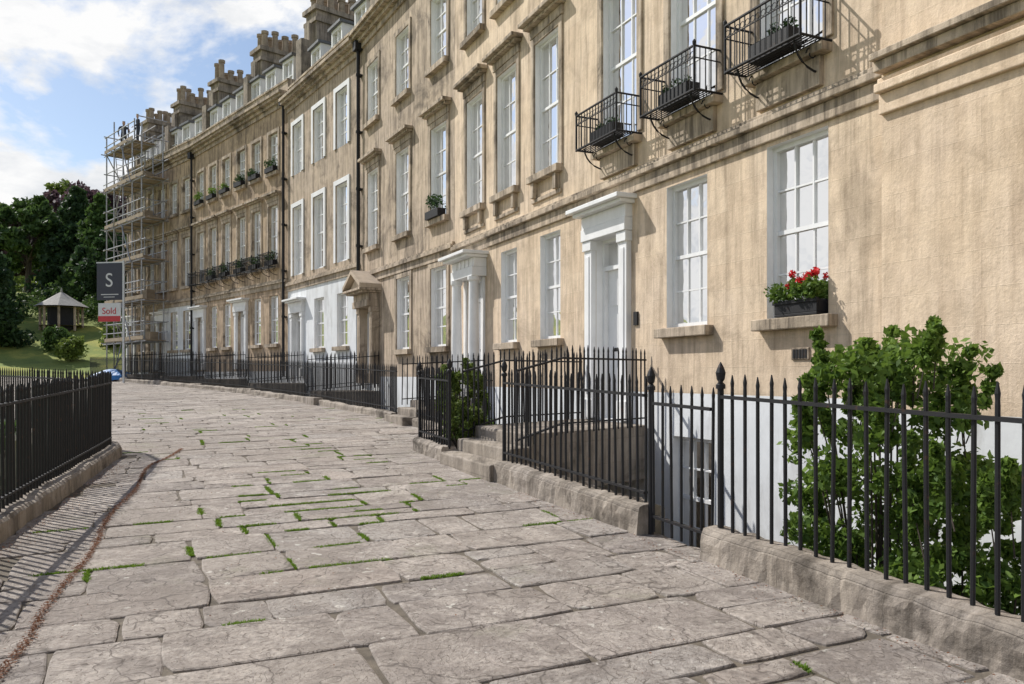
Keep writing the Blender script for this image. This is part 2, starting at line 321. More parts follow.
def balconette(parent,fr,a,b,z=5.15,h=.55,plant=True):
    mb=MB(); n=int((b-a)/.085); D=.44
    for k in range(n+1):
        s=a+(b-a)*k/n; mb.tube([fr.P(s,D,z),fr.P(s,D,z+h)],.008,5)
        if k<n:
            sm_=s+(b-a)/n/2; rr=(b-a)/n/2*.85
            mb.tube([fr.P(sm_+rr*math.cos(t*math.pi/4),D,z+h-.10+rr*math.sin(t*math.pi/4)) for t in range(9)],.005,4)
    for s in (a,b):
        for k in range(1,5): o=D*k/5; mb.tube([fr.P(s,o,z),fr.P(s,o,z+h)],.008,5)
        mb.tube([fr.P(s,0,z+h),fr.P(s,D,z+h)],.015,6); mb.tube([fr.P(s,0,z),fr.P(s,D,z)],.016,6); mb.tube([fr.P(s,0,z+h-.15),fr.P(s,D,z+h-.15)],.009,5)
    for zz,r_ in ((h,.018),(0,.018),(h-.15,.009)): mb.tube([fr.P(a,D,z+zz),fr.P(b,D,z+zz)],r_,6)
    for s in (a,b): mb.tube([fr.P(s,D,z-.02),fr.P(s,D,z+h),fr.P(s,D,z+h+.02),fr.P(s,D,z+h+.05),fr.P(s,D,z+h+.08)],[.016,.016,.024,.026,.004],8)
    for k in range(9): 
        o=.03+(D-.06)*k/8; mb.tube([fr.P(a,o,z),fr.P(b,o,z)],.009,4)
    for s in (a+.15,b-.15):
        mb.tube([fr.P(s,(D-.06)*math.cos(t*math.pi/12),z-.30*math.sin(t*math.pi/12)) for t in range(7)],.013,5)
        c=(.13,-.11); mb.tube([fr.P(s,c[0]+.08*(1-t/14)*math.cos(t*.7),z+c[1]+.08*(1-t/14)*math.sin(t*.7)) for t in range(13)],.009,5)
    if plant:
        mb.box(fr,(a+b)/2-.32,(a+b)/2+.32,.14,.34,z+.02,z+.22)
    return mb.obj('iron_balcony',['iron'],parent)

def leafcloud(name,clumps,per,size,mat,parent=None,flat=0.):
    cs=np.array([c for c,_ in clumps],float); rs=np.array([ (r if hasattr(r,'__len__') else (r,r,r)) for _,r in clumps],float)
    n=len(cs)*per; idx=np.repeat(np.arange(len(cs)),per)
    d=rng.normal(size=(n,3)); d/=np.linalg.norm(d,axis=1)[:,None]; rad=rng.random(n)**.45
    p=cs[idx]+d*rad[:,None]*rs[idx]
    u=rng.normal(size=(n,3)); u[:,2]*=(1-flat); u/=np.linalg.norm(u,axis=1)[:,None]; w=np.cross(u,rng.normal(size=(n,3))); w/=np.linalg.norm(w,axis=1)[:,None]
    sz=size*(.6+.8*rng.random(n))[:,None]; u=u*sz; w=w*sz*.55
    V=np.stack([p-u,p+w,p+u,p-w],1).reshape(-1,3); F=np.arange(n*4).reshape(-1,4)
    me=bpy.data.meshes.new(name); me.from_pydata(V.tolist(),[],F.tolist()); me.materials.append(M[mat])
    o=bpy.data.objects.new(name,me); COL.objects.link(o)
    if parent: o.parent=parent
    return o

# ------------------------------------------------------------------ plan (metres)
FA=Frame(7.36,0,-.4574,1); FB=Frame(-1.366,19.08,-.55,1); FC=Frame(-4.85,25.4,-.68,1); FD=Frame(-8.77,31.16,-.87,1); FE=Frame(-15.47,38.85,-1,1)
def sub(fr,s,o=0):
    p=fr.P(s,o,0); return Frame(p[0],p[1],fr.t[0],fr.t[1])

def build(name,fr,L,ze,wins,doors,wm,zones,extra=None,dorm=(),trim='trim',rev='white',string=(4.5,),zmats=('render',),near=False):
    e=empty(name); ops=[(w[0],w[1],w[2],w[3]) for w in wins]+[(d[0],d[1],d[2],d[3]) for d in doors]
    mb=MB(); wall(mb,fr,0,L,-3,ze,ops,zones); mb.obj('walls',[wm,rev]+list(zmats),e)
    wb=MB(); tb=MB()
    for w in wins:
        o=w[4] if len(w)>4 else ''
        window(wb,fr,*w[:4],cols=3 if (w[1]-w[0])>.8 else 2,rows=4,bars=.022 if near else .03,style=(w[5] if len(w)>5 else None))
        if 's' in o: sill(tb,fr,w[0],w[1],w[2])
        if 'a' in o: architrave(tb,fr,*w[:4])
        if 'h' in o: hood(tb,fr,w[0],w[1],w[3])
        if 'b' in o:
            for q in (w[0]-.02,w[1]-.10): tb.box(fr,q,q+.12,-.02,.10,w[2]-.42,w[2]-.132)
            tb.box(fr,w[0]-.1,w[1]+.1,-.02,.04,w[2]-.5,w[2]-.422)
    for d in doors: doorleaf(wb,fr,d[0],d[1],d[2],d[3],d[4])
    wb.obj('windows_and_doors',WM,e)
    for z in string:
        tb.box(fr,.003,L-.003,-.02,.05,z-.2,z-.002); tb.box(fr,.003,L-.003,-.02,.12,z,z+.09); tb.box(fr,.003,L-.003,-.02,.07,z+.092,z+.15)
    tops(tb,fr,L,ze); tb.obj('stone_trim',[trim],e,bevel=.012 if near else 0)
    roof(e,fr,L,ze,dorm,wm)
    return e
def W(c,w,z0,z1,o='sa',st=None): return (c-w/2,c+w/2,z0,z1,o,st)

F0=sub(FA,-9,.12)
h0=build('terrace_house',F0,17.68,12.2,[W(2.5,1.0,2.2,4.2),W(5.5,1.0,2.2,4.2),W(2.5,1.0,5.3,7.8),W(5.5,1.0,5.3,7.8),W(8.6,1.0,5.3,7.8),W(5.5,1,9.2,11)],[],'near',[(1.2,2)],trim='near',string=(4.30,),near=True)
tb=MB(); tb.box(F0,12,17.675,-.02,.13,4.50,4.60); tb.box(F0,12,17.675,-.02,.19,4.602,4.67); tb.obj('moulding',['trim'],h0,bevel=.01)
# A1
F1=sub(FA,8.68); q=8.68
wA1=[W(9.94-q,.94,2.2,4.25,'s',2),W(11.97-q,.90,2.2,4.2,'s',1),
 W(10.03-q,1.0,5.2,7.75,'a',0),W(11.82-q,1.0,5.2,7.75,'a',4),W(13.65-q,1.0,5.2,7.75,'a',1),
 W(10.03-q,1.0,9.2,11.1),W(11.82-q,1.0,9.2,11.1),W(13.65-q,1.0,9.2,11.1), W(11.85-q,.85,-1.0,.7,'s',4)]
h1=build('terrace_house',F1,6.22,12.2,wA1,[(13.57-q,14.37-q,.85,3.75,0)],'a',[(1.3,2)],string=(4.5,),near=True)
for c in (10.03,11.82,13.65): 
    balconette(h1,F1,c-q-.60,c-q+.60)
leafcloud('balcony_plants',[(F1.P(c-q+random.uniform(-.3,.3),.24,5.40+random.uniform(0,.08)),.08) for c in (10.03,11.82,13.65) for _ in range(4)],40,.024,'leafd',h1)
tb=MB()
for c in (10.03,11.82,13.65): tb.box(F1,c-q-.62,c-q+.62,-.18,.16,5.03,5.13); tb.box(F1,c-q-.5,c-q+.5,-.02,.07,4.7,5.028)
tb.box(F1,1.05,1.32,-.02,.02,1.72,1.86)
tb.obj('window_sills',['trim'],h1,bevel=.01)
vb=MB()
for k in range(5): vb.box(F1,1.08+.045*k,1.11+.045*k,.018,.026,1.74,1.84)
vb.box(F1,4.45,4.55,-.02,.03,2.3,2.5); vb.obj('wall_vent',['iron'],h1)
def doorcase(parent,fr,a,b,z0,z1,cols=False,mat='white',ped=False,proj=.18):
    mb=MB(); w=.24
    for x0,x1 in ((a-w,a-.01),(b+.01,b+w)):
        if cols:
            xm=(x0+x1)/2; p=fr.P(xm,.24,0)
            mb.box(fr,xm-.16,xm+.16,.08,.40,z0,z0+.25)
            mb.tube([(p[0],p[1],z0+.25),(p[0],p[1],z0+.3),(p[0],p[1],z0+.34),(p[0],p[1],z0+1.3),(p[0],p[1],z1-.12),(p[0],p[1],z1-.08),(p[0],p[1],z1)],[.15,.15,.12,.122,.105,.135,.14],16)
            mb.box(fr,x0+.04,x1-.04,-.02,.05,z0,z1)
        else:
            mb.box(fr,x0,x1,-.02,proj*.5,z0,z1); mb.box(fr,x0-.02,x1+.02,-.02,proj*.5+.03,z0,z0+.3); mb.box(fr,x0-.02,x1+.02,-.02,proj*.5+.03,z1-.16,z1-.002)
            mb.box(fr,x0+.06,x1-.06,-.02,proj*.5+.015,z0+.4,z1-.25)
    P=.42 if cols else proj
    mb.box(fr,a-w-.03,b+w+.03,-.02,P*.8,z1,z1+.2); mb.box(fr,a-w-.03,b+w+.03,-.02,P*.72,z1+.202,z1+.4)
    if cols:
        x=a-w
        while x<b+w-.08: mb.box(fr,x,x+.09,P*.72,P*.72+.02,z1+.22,z1+.38); x+=.24
    mb.box(fr,a-w-.1,b+w+.1,-.02,P+.08,z1+.402,z1+.46); mb.box(fr,a-w-.16,b+w+.16,-.02,P+.18,z1+.462,z1+.53)
    if ped:
        A,B=a-w-.16,b+w+.16; zt=z1+.53; h=(B-A)*.27; Pp=P+.18
        def pr(A,B,z,h,o0,o1):
            v=[fr.P(A,o0,z),fr.P(B,o0,z),fr.P((A+B)/2,o0,z+h),fr.P(A,o1,z),fr.P(B,o1,z),fr.P((A+B)/2,o1,z+h)]
            mb.solid(v,[(0,1,2),(3,5,4),(0,3,4,1),(1,4,5,2),(2,5,3,0)],[[(0,0)]*3,[(0,0)]*3,[(0,0)]*4,[(0,0)]*4,[(0,0)]*4],0)
        pr(A+.12,B-.12,zt+.002,h*.86,-.02,P)
        for sg in (0,1):
            X0=(A if sg==0 else B); Xm=(A+B)/2; t=.13
            v=[]
            for o in (-.02,Pp): v+=[fr.P(X0,o,zt),fr.P(Xm,o,zt+h),fr.P(Xm,o,zt+h+t),fr.P(X0,o,zt+t)]
            mb.solid(v,[(0,1,2,3),(7,6,5,4),(0,4,5,1),(3,2,6,7),(0,3,7,4),(1,5,6,2)],[[(0,0)]*4]*6,0)
    mb.obj('door_surround',[mat],parent,bevel=.008)
doorcase(h1,F1,13.57-q,14.37-q,.85,3.75)
# A2
F2=sub(FA,14.9); q=14.9
wA2=[W(16.02-q,.80,2.2,4.15,'s',0),W(17.85-q,.78,2.2,4.1,'s',1)]+[W(c-q,.98,5.3,7.8,'sahb',st) for c,st in ((16.14,1),(17.94,0),(19.7,4))]+[W(c-q,.98,9.2,11.1,'sa') for c in (16.14,17.94,19.7)]+[W(16.1-q,.85,-1.0,.7,'s',4)]
h2=build('terrace_house',F2,6.08,12.2,wA2,[(19.3-q,20.1-q,1.0,3.7,0)],'a',[(1.3,2)],string=(4.5,),near=True)
doorcase(h2,F2,19.3-q,20.1-q,1.0,3.7,cols=True)
# B
wB=[W(c,1.0,2.25,4.25,'sa') for c in (.95,3.4)]+[W(c,1.0,5.45,7.8,'sah') for c in (.95,3.45,5.95)]+[W(c,1.0,9.3,11.1,'sa') for c in (.95,3.45,5.95)]
hb=build('terrace_house',FB,7.2,12.3,wB,[(5.6,6.5,1.3,3.75,6)],'b',[(1.5,2)],string=(4.6,),dorm=(1.5,3.6,5.7))
doorcase(hb,FB,5.6,6.5,1.3,3.6,mat='trim',ped=True,proj=.5)
# C white ground floor
wC=[W(1.45,.95,2.5,4.3,'s'),W(3.6,.95,2.5,4.3,'s')]+[W(c,.95,5.35,7.95,'a') for c in (1.45,3.6,5.8)]+[W(c,.95,9.2,11.1,'a') for c in (1.45,3.6,5.8)]
hc=build('terrace_house',FC,6.97,12.2,wC,[(5.35,6.25,1.5,4.1,6)],'b',[(5.0,2)],string=(5.0,),dorm=(1.4,3.5,5.6),)
doorcase(hc,FC,5.35,6.25,1.5,3.9)
tb=MB()
for c in (1.45,3.6,5.8):
    for z0,z1 in ((5.35,7.95),(9.2,11.1)): architrave(tb,FC,c-.475-.03,c+.475+.03,z0,z1,w=.17,p=.05)
tb.obj('white_window_surrounds',['white'],hc)
def dhouse(fr,cs,L,zones,wm,zm=('render',)):
    ws=[W(c,.85,2.8,4.75,'s') for c in cs[:-1]]+[W(c,.85,5.95,8.4,'sah') for c in cs]+[W(c,.85,9.7,11.3,'sa') for c in cs]
    c=cs[-1]; h=build('terrace_house',fr,L,12.6,ws,[(c-.42,c+.42,1.8,4.5,random.choice([0,6]))],wm,zones,string=(5.2,),dorm=tuple(x for x in cs),zmats=zm,rev='trim')
    doorcase(h,fr,c-.42,c+.42,1.8,4.3)
    return h
hd1=dhouse(FD,[1.3,2.95,4.5],5.2,[(1.7,2)],'d'); hd2=dhouse(sub(FD,5.2),[1.0,2.6,4.2],5.0,[(1.7,2)],'d')
he1=dhouse(FE,[.95,2.5,4.0],4.6,[(5.2,2)],'d'); he2=dhouse(sub(FE,4.6),[.85,2.3,3.7],4.5,[(1.7,2)],'b')
chimney(hd1,FD,.0,12.6); chimney(hd2,FD,5.2,12.6); chimney(he1,FE,0,12.6); chimney(he2,FE,4.6,12.6); chimney(he2,FE,9.0,12.6); chimney(hc,FC,0,12.2,top=15.6)
drainpipe(hd1,FD,.15,1.5,12.1); drainpipe(he1,FE,.12,1.5,12.1); drainpipe(hb,FB,7.05,1.5,11.8)
for fr,cs,z,hh in ((FD,[1.3,2.95,4.5],9.7,hd1),(FD,[1.3,2.95,4.5],5.95,hd1),(sub(FD,5.2),[1.0,2.6],5.95,hd2),(sub(FD,5.2),[1.0,2.6,4.2],9.7,hd2),(FB,[.95],5.45,hb)):
    mb=MB()
    for c in cs: mb.box(fr,c-.4,c+.4,.0,.22,z+.01,z+.2)
    mb.obj('window_boxes',['iron'],hh)
    leafcloud('window_box_plants',[(fr.P(c+random.uniform(-.35,.35),.12,z+.27+random.uniform(0,.2)),.17) for c in cs for _ in range(5)],40,.045,random.choice(['leafd','leaf']),hh)
for fr,cs,hh in ((FD,[1.3,2.95,4.5],hd1),(sub(FD,5.2),[1.0,2.6,4.2],hd2)):
    for c in cs: balconette(hh,fr,c-.5,c+.5,5.85,.55,False)

# ------------------------------------------------------------------ flower box on nearest window
e=empty('window_flower_box'); q=8.68; c=9.84-q
mb=MB(); z=2.21
mb.box(F1,c-.32,c+.32,-.08,.12,z,z+.03); mb.box(F1,c-.32,c+.32,.095,.12,z+.032,z+.17); mb.box(F1,c-.32,c+.32,-.08,-.055,z+.032,z+.17)
mb.box(F1,c-.32,c-.295,-.053,.093,z+.032,z+.17); mb.box(F1,c+.295,c+.32,-.053,.093,z+.032,z+.17); mb.box(F1,c-.34,c+.34,.10,.135,z+.14,z+.18)
mb.obj('trough',['iron'],e,bevel=.004)
leafcloud('geranium_leaves',[(F1.P(c+random.uniform(-.32,.32),.04+random.uniform(-.04,.12),z+.24+random.uniform(-.02,.12)),.085) for _ in range(34)],46,.026,'leaf',e)
fl=[]
for _ in range(10): fl.append((F1.P(c-.14+random.gauss(0,.15),.07+random.uniform(-.03,.1),z+.39+random.uniform(-.07,.10)),.042))
leafcloud('geranium_flowers',fl,60,.018,'red',e)
mb=MB()
for p,_ in fl: mb.tube([(p[0],p[1],z+.15),p],.004,4)
mb.obj('stems',['leaf'],e)

# ------------------------------------------------------------------ pavement
def RL(s,o=2.82): return FA.P(s,o,0)[:2]
R=[RL(-8),RL(15.0),RL(15.0,1.6),FA.P(20.98,1.6,0)[:2],(-6.4,24.5),(-10.3,30.0),(-16.9,37.6),(-23.2,43.8),(-33,52)]
Lf=[(-.6,-6),(-2.5,.5),(-4.43,6.88),(-5.64,10.84),(-5.95,11.8),(-6.45,12.5),(-7.2,13.1),(-8.6,14.2),(-10.8,16.0),(-16,20.5),(-24,29),(-36,42)]
poly=R+Lf[::-1]
mb=MB(); n=len(poly)
mb.face([(x,y,GZ(y)-.013) for x,y in poly],0)
for i in range(n):
    a,b_=poly[i],poly[(i+1)%n]; mb.face([(a[0],a[1],-3.2),(b_[0],b_[1],-3.2),(b_[0],b_[1],GZ(b_[1])-.013),(a[0],a[1],GZ(a[1])-.013)],1,[(0,0),(math.dist(a,b_),0),(math.dist(a,b_),3),(0,3)])
pave=empty('pavement'); mb.obj('pavement_base',['dirt','plinth'],pave)
def inside(x,y,pl=poly):
    r=False; j=len(pl)-1
    for i in range(len(pl)):
        xi,yi=pl[i]; xj,yj=pl[j]
        if (yi>y)!=(yj>y) and x<(xj-xi)*(y-yi)/(yj-yi)+xi: r=not r
        j=i
    return r
base=[FA.P(-9,0,0)[:2],(-1.366,19.08),(-4.85,25.4),(-8.77,31.16),(-15.47,38.85),(-21.8,45.2),(-33,56)]
for _ in range(3):
    nb=[base[0]]
    for i in range(len(base)-1):
        a,b_=base[i],base[i+1]; nb+=[(a[0]*.75+b_[0]*.25,a[1]*.75+b_[1]*.25),(a[0]*.25+b_[0]*.75,a[1]*.25+b_[1]*.75)]
    base=nb+[base[-1]]
cum=[0]
for i in range(len(base)-1): cum.append(cum[-1]+math.dist(base[i],base[i+1]))
tang=[]
for i in range(len(base)):
    a=base[max(i-1,0)]; b_=base[min(i+1,len(base)-1)]; l=math.dist(a,b_); tang.append(((b_[0]-a[0])/l,(b_[1]-a[1])/l))
def CU(v,u):
    v=max(0,min(v,cum[-1]-1e-6)); i=min(bisect.bisect_right(cum,v)-1,len(base)-2); f=(v-cum[i])/(cum[i+1]-cum[i])
    x=base[i][0]*(1-f)+base[i+1][0]*f; y=base[i][1]*(1-f)+base[i+1][1]*f
    tx=tang[i][0]*(1-f)+tang[i+1][0]*f; ty=tang[i][1]*(1-f)+tang[i+1][1]*f; l=math.hypot(tx,ty)
    return (x-ty/l*u,y+tx/l*u)
mb=MB(); edges=[]
def slab(v0,v1,u0,u1):
    cxy=CU((v0+v1)/2,(u0+u1)/2)
    if not inside(*cxy): return
    g=random.uniform(.004,.010); v0+=g+random.uniform(0,.008);v1-=g+random.uniform(0,.008);u0+=g+random.uniform(0,.007);u1-=g+random.uniform(0,.007)
    ring=[]; near=cxy[1]<16; ns=4 if near else 1; sk=[random.gauss(0,.010) for _ in range(4)]
    cs=[(v0+sk[0],u0+sk[1]),(v1+sk[2],u0+sk[3]),(v1-sk[1],u1+sk[2]),(v0-sk[3],u1-sk[0])]
    cen=((v0+v1)/2,(u0+u1)/2)
    for k in range(4):
        a,b_=cs[k],cs[(k+1)%4]
        for t in range(ns):
            f=t/ns; j=.004 if t else -.012; r1,r2=random.gauss(0,.004),random.gauss(0,.004)
            if t==0 and random.random()<.08: j=-.05
            pv_,pu_=a[0]+(b_[0]-a[0])*f,a[1]+(b_[1]-a[1])*f
            d=math.hypot(pv_-cen[0],pu_-cen[1]); kf=(j if near else 0)/d
            ring.append((pv_+(pv_-cen[0])*kf+r1,pu_+(pu_-cen[1])*kf+r2))
    dz=random.gauss(0,.0025); tx,ty=random.gauss(0,.005),random.gauss(0,.005); n=len(ring)
    out=[CU(*k) for k in ring]; C=CU(*cen)
    def Z(p,e=0): return GZ(p[1])+dz+(p[0]-C[0])*tx+(p[1]-C[1])*ty+e
    b1=[.006+random.random()*.010 for _ in out]
    inn=[]
    for p,w in zip(out,b1):
        d=math.dist(p,C); inn.append((p[0]+(C[0]-p[0])*w/d,p[1]+(C[1]-p[1])*w/d))
    vs=[(p[0],p[1],GZ(p[1])-.03) for p in out]+[(p[0],p[1],Z(p,-.006)) for p in out]+[(p[0],p[1],Z(p)) for p in inn]
    fs=[tuple(range(2*n,3*n))]+[(n+k,n+(k+1)%n,2*n+(k+1)%n,2*n+k) for k in range(n)]+[(k,(k+1)%n,n+(k+1)%n,n+k) for k in range(n)]
    mb.solid(vs,fs,[[(0,0)]*len(f) for f in fs],0)
    if C[1]<26:
        A=[CU(*k) for k in cs]; edges.extend([(A[0],A[3]),(A[0],A[1])])
v=0.5
while v<cum[-1]-1:
    dv=random.choice([.34,.42,.50,.58,.70])*random.uniform(.95,1.05); u=2.74 if v+dv<24.05 else 1.5; first=True
    while u<15:
        du=random.choice([.40,.52,.65,.8,.95,1.15])*random.uniform(.9,1.1)
        if first: du*=random.uniform(.6,1.2); first=False
        if random.random()<.14 and dv>.48:
            h_=random.uniform(.42,.58); slab(v,v+dv*h_,u,u+du); slab(v+dv*h_,v+dv,u,u+du)
        else: slab(v,v+dv,u,u+du)
        u+=du
    v+=dv
mb.obj('flagstones',['flag'],pave)
pts=[]
for a,b_ in edges:
    mx_,my_=(a[0]+b_[0])/2,(a[1]+b_[1])/2
    if my_<3.5 or my_>22: continue
    dens=math.exp(-((mx_+1.9)/1.5)**2-((my_-7.8)/2.3)**2)*.92+.02+.42*math.exp(-((mx_+3.3)/1.6)**2-((my_-12.5)/3)**2)
    if mnoise.noise(Vector((mx_*.9,my_*.9,3)))*1.2+dens>.55 or random.random()<.03:
        f0=random.uniform(0,.35); f1=f0+random.uniform(.2,.75); n=int(math.dist(a,b_)*(f1-f0)*1000)
        for _ in range(n):
            f=random.uniform(f0,min(1,f1)); pts.append((a[0]+(b_[0]-a[0])*f+random.gauss(0,.011),a[1]+(b_[1]-a[1])*f+random.gauss(0,.011)))
mb=MB()
for x,y in pts[:90000]:
    h=random.uniform(.003,.016); t=random.uniform(0,6.28); w=.008; dx,dy=math.cos(t)*w,math.sin(t)*w; lx,ly=random.gauss(0,.012),random.gauss(0,.012); z=GZ(y)-.008
    mb.face([(x-dx,y-dy,z),(x+dx,y+dy,z),(x+lx,y+ly,z+h+.008)],0,[(0,0)]*3)
mb.obj('joint_grass',['moss'],None)
mb=MB(); lit=[(-1.0,-2),(-2.58,4.27),(-3.55,6.9),(-4.9,10.84),(-5.2,12.6)]
lp=[]
for i in range(len(lit)-1):
    a,b_=lit[i],lit[i+1]; n=int(math.dist(a,b_)*520)
    for _ in range(n):
        f=random.random(); x=a[0]+(b_[0]-a[0])*f; y=a[1]+(b_[1]-a[1])*f
        lp.append((x+random.gauss(0,.016)+.03*math.sin(y*2.3),y))
for _ in range(900):
    f=random.random(); i=random.choice([2,3]); a,b_=Lf[i-1],Lf[i]; lp.append((a[0]+(b_[0]-a[0])*f+.22+abs(random.gauss(0,.12)),a[1]+(b_[1]-a[1])*f))
for _ in range(420):
    s=random.uniform(3,11); o=2.98+abs(random.gauss(0,.10)); lp.append(FA.P(s,o,0)[:2])
for _ in range(600):
    lp.append((random.uniform(-5,2.5),random.uniform(3,14)))
for x,y in lp:
    if not inside(x,y): continue
    z=GZ(y)+.010+random.uniform(0,.005); t=random.uniform(0,6.28); r=random.uniform(.004,.012); c_,s_=math.cos(t)*r,math.sin(t)*r
    mb.face([(x-c_,y-s_,z),(x+s_*.5,y-c_*.5,z+random.uniform(0,.006)),(x+c_,y+s_,z),(x-s_*.5,y+c_*.5,z+random.uniform(0,.006))],0)
mb.obj('leaf_litter',['dead'],None)

# ------------------------------------------------------------------ low walls and railings
def lowwall(pts,w,h,name='low_stone_wall',stones=1.3,down=.05,step=.05):
    mb=MB(); sec=[(-w/2-.01,-down),(-w/2,h*.25),(-w/2,h*.55),(-w/2+.004,h*.8),(-w/2+.03,h*.97),(-w/4,h),(0,h+.006),(w/4,h),(w/2-.03,h*.97),(w/2-.004,h*.8),(w/2,h*.55),(w/2,h*.25),(w/2+.01,-down)]
    rows=[]; acc=0
    for i in range(len(pts)-1):
        a,b_=pts[i],pts[i+1]; L=math.dist(a,b_); fr=Frame(a[0],a[1],b_[0]-a[0],b_[1]-a[1]); n=max(1,int(L/step))
        nj=max(1,round(L/stones)); 
        for k in range(n+1):
            s=L*k/n; jd=min(abs(s-L*q/nj) for q in range(1,nj)) if nj>1 else 9
            jt=.012 if jd<step*.5 else 0
            row=[]
            for (o,z) in sec:
                p=fr.P(s,o,0); v=Vector((p[0],p[1],z)); nn=mnoise.noise(v*3.1)*.020+mnoise.noise(v*9)*.014+mnoise.noise(v*23)*.009
                sg=(1 if o>0 else -1)*(abs(o)/(w/2)); oo=o+sg*(nn-jt)
                p=fr.P(s,oo,0); zz=z+(nn-jt if z>0 else 0)
                row.append(((p[0],p[1],GZ(p[1])+zz),(acc+s,o+z)))
            rows.append(row)
        acc+=L
    m_=len(sec)
    mb.v=[p for r in rows for p,_ in r]
    for r in range(len(rows)-1):
        for k in range(m_-1):
            f=(r*m_+k,r*m_+k+1,(r+1)*m_+k+1,(r+1)*m_+k); mb.f.append(f); mb.mi.append(0)
            mb.uv.append([rows[r][k][1],rows[r][k+1][1],rows[r+1][k+1][1],rows[r+1][k][1]])
    for r in (0,len(rows)-1):
        mb.f.append(tuple(range(r*m_,(r+1)*m_))); mb.mi.append(0); mb.uv.append([x for _,x in rows[r]])
    return mb.obj(name,['plinth'],None)
def railing(pts,h,zoff=0,sp=.13,r=.012,near=True,parent=None,name='iron_railing',spike=.12,bot=True,zs=None,posts=()):
    mb=MB(); n6=7 if near else 4
    for i in range(len(pts)-1):
        a,b_=pts[i],pts[i+1]; L=math.dist(a,b_); n=max(1,round(L/sp))
        za=(zs[i] if zs else GZ(a[1])+zoff); zb=(zs[i+1] if zs else GZ(b_[1])+zoff)
        for k in range(n+(1 if i==len(pts)-2 else 0)):
            f=k/n; x=a[0]+(b_[0]-a[0])*f; y=a[1]+(b_[1]-a[1])*f; z=za+(zb-za)*f; jx=random.gauss(0,.007) if near else 0; jy=random.gauss(0,.006) if near else 0; hh=h+random.gauss(0,.009)
            if near: mb.tube([(x,y,z-.03),(x+jx,y+jy,z+hh-spike),(x+jx,y+jy,z+hh-spike*.75),(x+jx,y+jy,z+hh-spike*.5),(x+jx,y+jy,z+hh)],[r,r,r*.9,r*1.1,.004],n6)
            else: mb.tube([(x,y,z-.02),(x,y,z+h-.08),(x,y,z+h)],[r,r,.002],n6,caps=False)
        fr=Frame(a[0],a[1],b_[0]-a[0],b_[1]-a[1])
        for zz,t in ([(h-spike-.05,.012)]+([(.10,.010)] if bot else [])):
            c=[(s,o,(za if s==0 else zb)+zz+dz) for dz in (-t,t) for o in (-.022,.022) for s in (0,L)]
            v=[fr.P(*p) for p in c]; mb.solid(v,[(0,1,5,4),(2,6,7,3),(0,4,6,2),(1,3,7,5),(0,2,3,1),(4,5,7,6)],[[(0,0)]*4]*6,0)
    for (x,y,z,hh) in posts:
        mb.tube([(x,y,z),(x,y,z+hh-.20),(x,y,z+hh-.20),(x,y,z+hh-.17),(x,y,z+hh-.15),(x,y,z+hh-.13),(x,y,z+hh-.08),(x,y,z+hh-.04),(x,y,z+hh)],[.024,.024,.036,.036,.016,.030,.038,.024,.003],12)
    return mb.obj(name,['iron'],parent)
ph=.24
lowwall([RL(-4),RL(7.87)],.27,ph); lowwall([RL(8.71),RL(11.75)],.27,ph); lowwall([RL(13.65),RL(15.0),RL(15.0,1.7)],.24,.2)
def post(s,o=2.82,zo=ph,h=1.2): p=RL(s,o); return (p[0],p[1],GZ(p[1])+zo,h)
railing([RL(-4),RL(7.8)],1.14,ph,posts=[post(7.8,h=1.23)],sp=.132,r=.0135,bot=False)
railing([RL(7.9),RL(8.66)],1.22,.06,posts=[post(8.7,zo=0,h=1.42)],sp=.12,r=.0125,name='iron_gate')
railing([RL(8.78),RL(11.75)],1.10,ph,posts=[post(11.75,zo=.2,h=1.25)],sp=.12,r=.013)
railing([RL(13.65),RL(15.0),RL(15.0,1.7)],1.1,.2,posts=[post(13.65,zo=.2,h=1.25),post(15.0,zo=.2,h=1.2)],sp=.11,r=.013)
st=empty('entrance_steps'); mb=MB()
g=.32
def SP(f,o): return (11.8+1.1*(1-o/2.82), 13.6+1.2*(1-o/2.82))
for k in range(3):
    o1=3.02-.32*k; o0=o1-.32 if k<2 else .02
    a1,b1=SP(0,o1); a0,b0=SP(0,o0)
    mb.prism([FA.P(a1,o1,0)[:2],FA.P(a0,o0,0)[:2],FA.P(b0,o0,0)[:2],FA.P(b1,o1,0)[:2]],g-.3,g+.165*(k+1))
mb.obj('steps',['plinth'],st,bevel=.02)
zr=[g+.33,g+.5,g+.5]
for sd in (0,1):
    pp=[RL(SP(0,2.6)[sd],2.6),RL(SP(0,1.8)[sd],1.8),RL(SP(0,.05)[sd],.05)]
    railing(pp,1.12,sp=.11,r=.013,zs=zr,parent=st,name='railing_side')
st=empty('entrance_steps'); mb=MB(); gg=GZ(17)
for k in range(3):
    o1=1.9-.3*k; o0=o1-.3 if k<2 else .02
    mb.box(FA,19.0,20.4,o0,o1,gg-.3,gg+.16*(k+1))
mb.obj('steps',['plinth'],st,bevel=.02)
for s in (19.05,20.35): railing([RL(s,1.5),RL(s,.05)],1.05,sp=.12,zs=[gg+.4,gg+.48],parent=st,name='railing_side')
lowwall([R[2],RL(18.9,1.6)],.24,.16); lowwall([RL(20.5,1.6),R[3],R[4],R[5],R[6],R[7]],.24,.16,step=.3)
railing([R[2],RL(18.95,1.6)],1.08,.16,sp=.12,r=.013)
railing([RL(20.45,1.6),R[3],R[4],R[5],R[6],R[7]],1.1,.16,sp=.115,r=.014,near=False)
